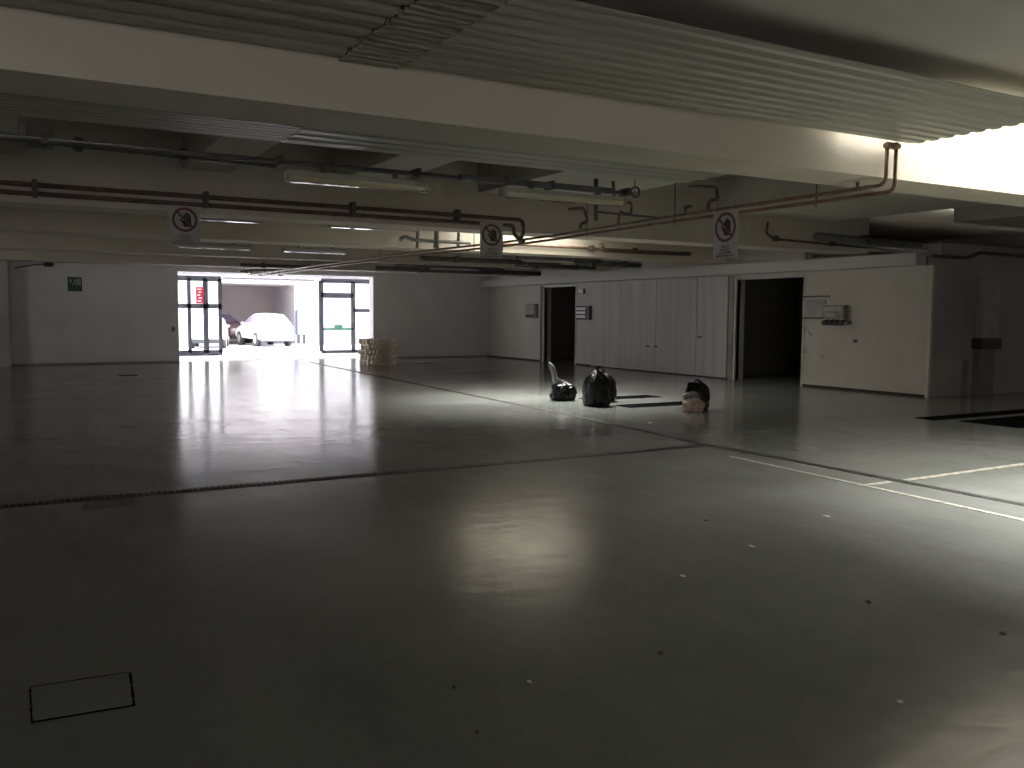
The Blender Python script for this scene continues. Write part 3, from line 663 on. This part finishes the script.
MB().box((a.x, yg-.06, b_.z), (b_.x, yg-.045, a.z)).build('board', 'red', tn)
for k in range(5):
    zz = a.z-.06-k*.105; MB().box((a.x+.05+(k % 2)*.04, yg-.066, zz-.038), (b_.x-.06-(k % 3)*.03, yg-.06, zz)).build('writing_band', 'white', tn)
t = thing('gate', 'right glazed steel gate panel with green push bar, behind the pallets', 'gate', (11.5, yg, 0))
f = MB(); xa, xb, xc = gp(321, 300).x, gp(353, 300).x, gp(378, 300).x
zt, z2, z3, z4, zb_ = gp(340, 281).z, gp(340, 295.5).z, gp(360, 310.5).z, gp(340, 329).z, gp(340, 351.5).z
for x, th in ((xa, .09), (xb, .09), (xc, .05)): bar(f, (x, yg, zb_), (x, yg, zt), th)
bar(f, (xa, yg, zt), (xc, yg, zt), .09); bar(f, (xa, yg, z2), (xb, yg, z2), .10); bar(f, (xb, yg, z3), (xc, yg, z3), .07); bar(f, (xa, yg, zb_), (xc, yg, zb_), .07)
f.build('frame', 'gate', t)
g = MB(); bar(g, (xa, yg, z4), (xb, yg, z4), .05); g.build('push_bar', 'gate_green', t)
MB().box((xa+.5, yg-.05, z4+.05), (xa+.85, yg-.02, z4+.17), .01).build('push_bar_label', 'gate_green', t)
for a, b_ in ((xa, xb), (xb, xc)): MB().box((a+.02, yg-.004, zb_), (b_-.02, yg+.004, zt-.05)).build('pane', 'glass', t)
t = thing('gate_track', 'long pale overhead track spanning between the two gate panels', 'track', (8.6, yg, 2.8))
MB().box((6.85, yg-.04, 2.80), (10.3, yg+.04, 2.87)).build('rail', 'track', t)
MB().box((6.85, yg+1.0, 2.80), (10.6, yg+1.1, 2.84)).build('second_rail', 'track', t)
# ground, canopy, shelter
struct('ground', MB().box((-25, B+.35, -.25), (45, 75, 0)), 'asphalt')
c = MB().box((1, B+.35, 3.02), (18, 34.2, 3.2))
for y in (31.5, 34.0): c.box((1, y, 2.94), (18, y+.12, 3.02))
struct('trim_95', c, 'outwall')
struct('wall_shelter', MB().box((2, 50, 0), (14.1, 50.3, 3.3)), 'shelter')
struct('wall_shelter_side', MB().box((13.0, 45.9, 0), (24, 50.2, 4.5)), 'outwall')
struct('added_wall_left', MB().box((-6, 44.5, 0), (8.95, 45, 4.5)), 'outwall')  # pale wall added so the left gate panes read white
struct('trim_96', MB().box((-6, 43.6, 3.0), (24, 50.3, 3.25)), 'shelter')
struct('wall_courtyard', MB().box((-6, 52, 0), (30, 52.3, 5)).box((-6.3, 36, 0), (-6, 52, 5)), 'outwall')
t = thing('blue_container', 'pale blue metal locker standing outside right of the white car', 'locker', (13.6, 45.6, 0))
MB().box((12.98, 45.3, .45), (13.42, 45.75, 1.75), .03).build('body', 'blue', t)
MB().box((13.19, 45.28, .5), (13.21, 45.3, 1.7)).build('door_gap', 'blue', t)
for x in (13.01, 13.3): MB().box((x, 45.4, 0), (x+.1, 45.5, .45)).build('foot', 'gate', t)

def car(loc, rz, s, paint, label, front=True):
    t = thing('car', label, 'car', (0, 0, 0))
    # local: length along y (front at -y), width x
    prof = [(-2.05, .35, .78), (-2.1, .55, .80), (-2.0, .78, .80), (-1.25, .93, .82), (-.55, 1.02, .82), (.1, 1.40, .64), (.5, 1.47, .62), (1.2, 1.44, .62), (1.75, 1.10, .74), (1.98, .95, .78), (2.05, .6, .8), (2.0, .32, .78)]
    def section(sc, zb):
        return prof
    bm = bmesh.new(); n = len(prof)
    # body built as rings across x for smoothness
    for side in (0,):
        rows = []
        for f, zsc in ((-1, .93), (-.93, .985), (-.5, 1.0), (0, 1.012), (.5, 1.0), (.93, .985), (1, .93)):
            rows.append([bm.verts.new((f*w_, y, z*zsc if z > .6 else z)) for y, z, w_ in prof])
        for A, Bq in zip(rows, rows[1:]):
            for k in range(n-1): bm.faces.new((A[k], A[k+1], Bq[k+1], Bq[k]))
            bm.faces.new((A[-1], A[0], Bq[0], Bq[-1]))
        bm.faces.new(rows[0][::-1]); bm.faces.new(rows[-1])
    mb = MB(); mb.bm.free(); mb.bm = bm
    body = mb.build('car_body', paint, t)
    bv = body.modifiers.new('b', 'BEVEL'); bv.width = .05; bv.segments = 3; bv.limit_method = 'ANGLE'
    # glass
    MB().prism([(-.66, -.52, 1.055), (.66, -.52, 1.055), (.56, .07, 1.40), (-.56, .07, 1.40)], (0, -.02, .012)).build('windscreen', 'glass_car', t)
    MB().prism([(-.52, 1.27, 1.42), (.52, 1.27, 1.42), (.64, 1.73, 1.13), (-.64, 1.73, 1.13)], (0, .02, .012)).build('rear_window', 'glass_car', t)
    for sx in (-1, 1):
        MB().prism([(sx*.80, -.42, 1.04), (sx*.67, .12, 1.34), (sx*.64, .55, 1.38), (sx*.80, .55, 1.04)], (sx*.015, 0, 0)).build('side_window', 'glass_car', t)
        MB().prism([(sx*.80, .62, 1.04), (sx*.64, .62, 1.38), (sx*.65, 1.15, 1.36), (sx*.76, 1.6, 1.08)], (sx*.015, 0, 0)).build('side_window', 'glass_car', t)
        MB().box((sx*.84, -.45, .98), (sx*.98, -.36, 1.08), .02).build('mirror', paint, t)
        MB().box((sx*.5, 1.99, .72), (sx*.74, 2.06, .88), .02).build('tail_lamp', 'tail', t)
        MB().box((sx*.45, -2.1, .60), (sx*.72, -2.0, .74), .03).build('headlamp', 'hub', t)
        for yy_ in (-1.3, 1.3):
            MB().tube([(sx*.64, yy_, .32), (sx*.84, yy_, .32)], .32, 20).build('wheel', 'tyre', t)
            hb = MB().tube([(sx*.83, yy_, .32), (sx*.85, yy_, .32)], .19, 16).build('hub_cap', 'hub', t)
    MB().box((-.80, -2.14, .25), (.80, -1.9, .45), .04).build('front_bumper', 'tyre', t)
    MB().box((-.80, 1.9, .25), (.80, 2.12, .48), .04).build('rear_bumper', 'glass_car', t)
    MB().box((-.26, -2.16, .46), (.26, -2.12, .57), .005).build('number_plate', 'white', t)
    MB().box((-.26, 2.09, .62), (.26, 2.12, .73), .005).build('number_plate', 'white', t)
    t.location = loc; t.rotation_euler = (0, 0, rz); t.scale = (s, s, s*1.05)
    return t
car((10.72, 43.2, 0), math.pi+.06, 1.0, 'carwhite', 'white hatchback seen from behind in the open gateway')
car((9.7, 48.0, 0), .38, 1.0, 'cardark', 'dark maroon car with pale windscreen behind the white hatchback')
car((7.9, 41.6, 0), -.25, .9, 'carsilver', 'pale car nosing out behind the left gate panel')

# ------------------------------------------------------------------ light
wd = bpy.data.worlds.new('sky'); S.world = wd; wd.use_nodes = True
N, L = wd.node_tree.nodes, wd.node_tree.links
bg = N['Background']
tc = N.new('ShaderNodeTexCoord'); sx_ = N.new('ShaderNodeSeparateXYZ'); L.new(tc.outputs['Generated'], sx_.inputs[0])
rp = N.new('ShaderNodeValToRGB'); rp.color_ramp.elements[0].position = .0; rp.color_ramp.elements[0].color = (.33, .33, .36, 1); rp.color_ramp.elements[1].position = .95; rp.color_ramp.elements[1].color = (1.0, .975, .92, 1)
L.new(sx_.outputs['Z'], rp.inputs['Fac']); L.new(rp.outputs['Color'], bg.inputs['Color'])
bg.inputs['Strength'].default_value = 13.0
def portal(name, loc, rot, sx, sy):
    l = bpy.data.lights.new(name, 'AREA'); l.shape = 'RECTANGLE'; l.size = sx; l.size_y = sy; l.cycles.is_portal = True
    o = bpy.data.objects.new(name, l); COL.objects.link(o); o.location = loc; o.rotation_euler = rot
portal('fill_portal_side', (XL-.3, (LY0+LY1)/2, LZ/2), (0, math.radians(-90), 0), LZ, LY1-LY0)
portal('fill_portal_entrance', ((OX0+OX1)/2, YN-.3, OZ/2), (math.radians(90), 0, 0), OX1-OX0, OZ)
for k, (a, b_, p, q) in enumerate((SK1, SK2)): portal('skylight_portal', ((a+b_)/2, (p+q)/2, ZS+.9), (0, 0, 0), b_-a+(2 if k == 0 else 0), q-p)
sun = bpy.data.lights.new('sun', 'SUN'); sun.energy = 28; sun.angle = math.radians(50); sun.color = (1, .985, .95)
so_ = bpy.data.objects.new('sun', sun); COL.objects.link(so_); so_.rotation_euler = Vector((.30, .40, 1)).to_track_quat('Z', 'Y').to_euler()
S.view_settings.view_transform = 'Standard'; S.view_settings.look = 'None'; S.view_settings.gamma = 1; S.view_settings.exposure = .1
S.view_settings.use_curve_mapping = False
S.cycles.use_denoising = True; S.cycles.max_bounces = 10; S.cycles.diffuse_bounces = 6; S.cycles.glossy_bounces = 5; S.cycles.transmission_bounces = 6
S.cycles.sample_clamp_indirect = 12
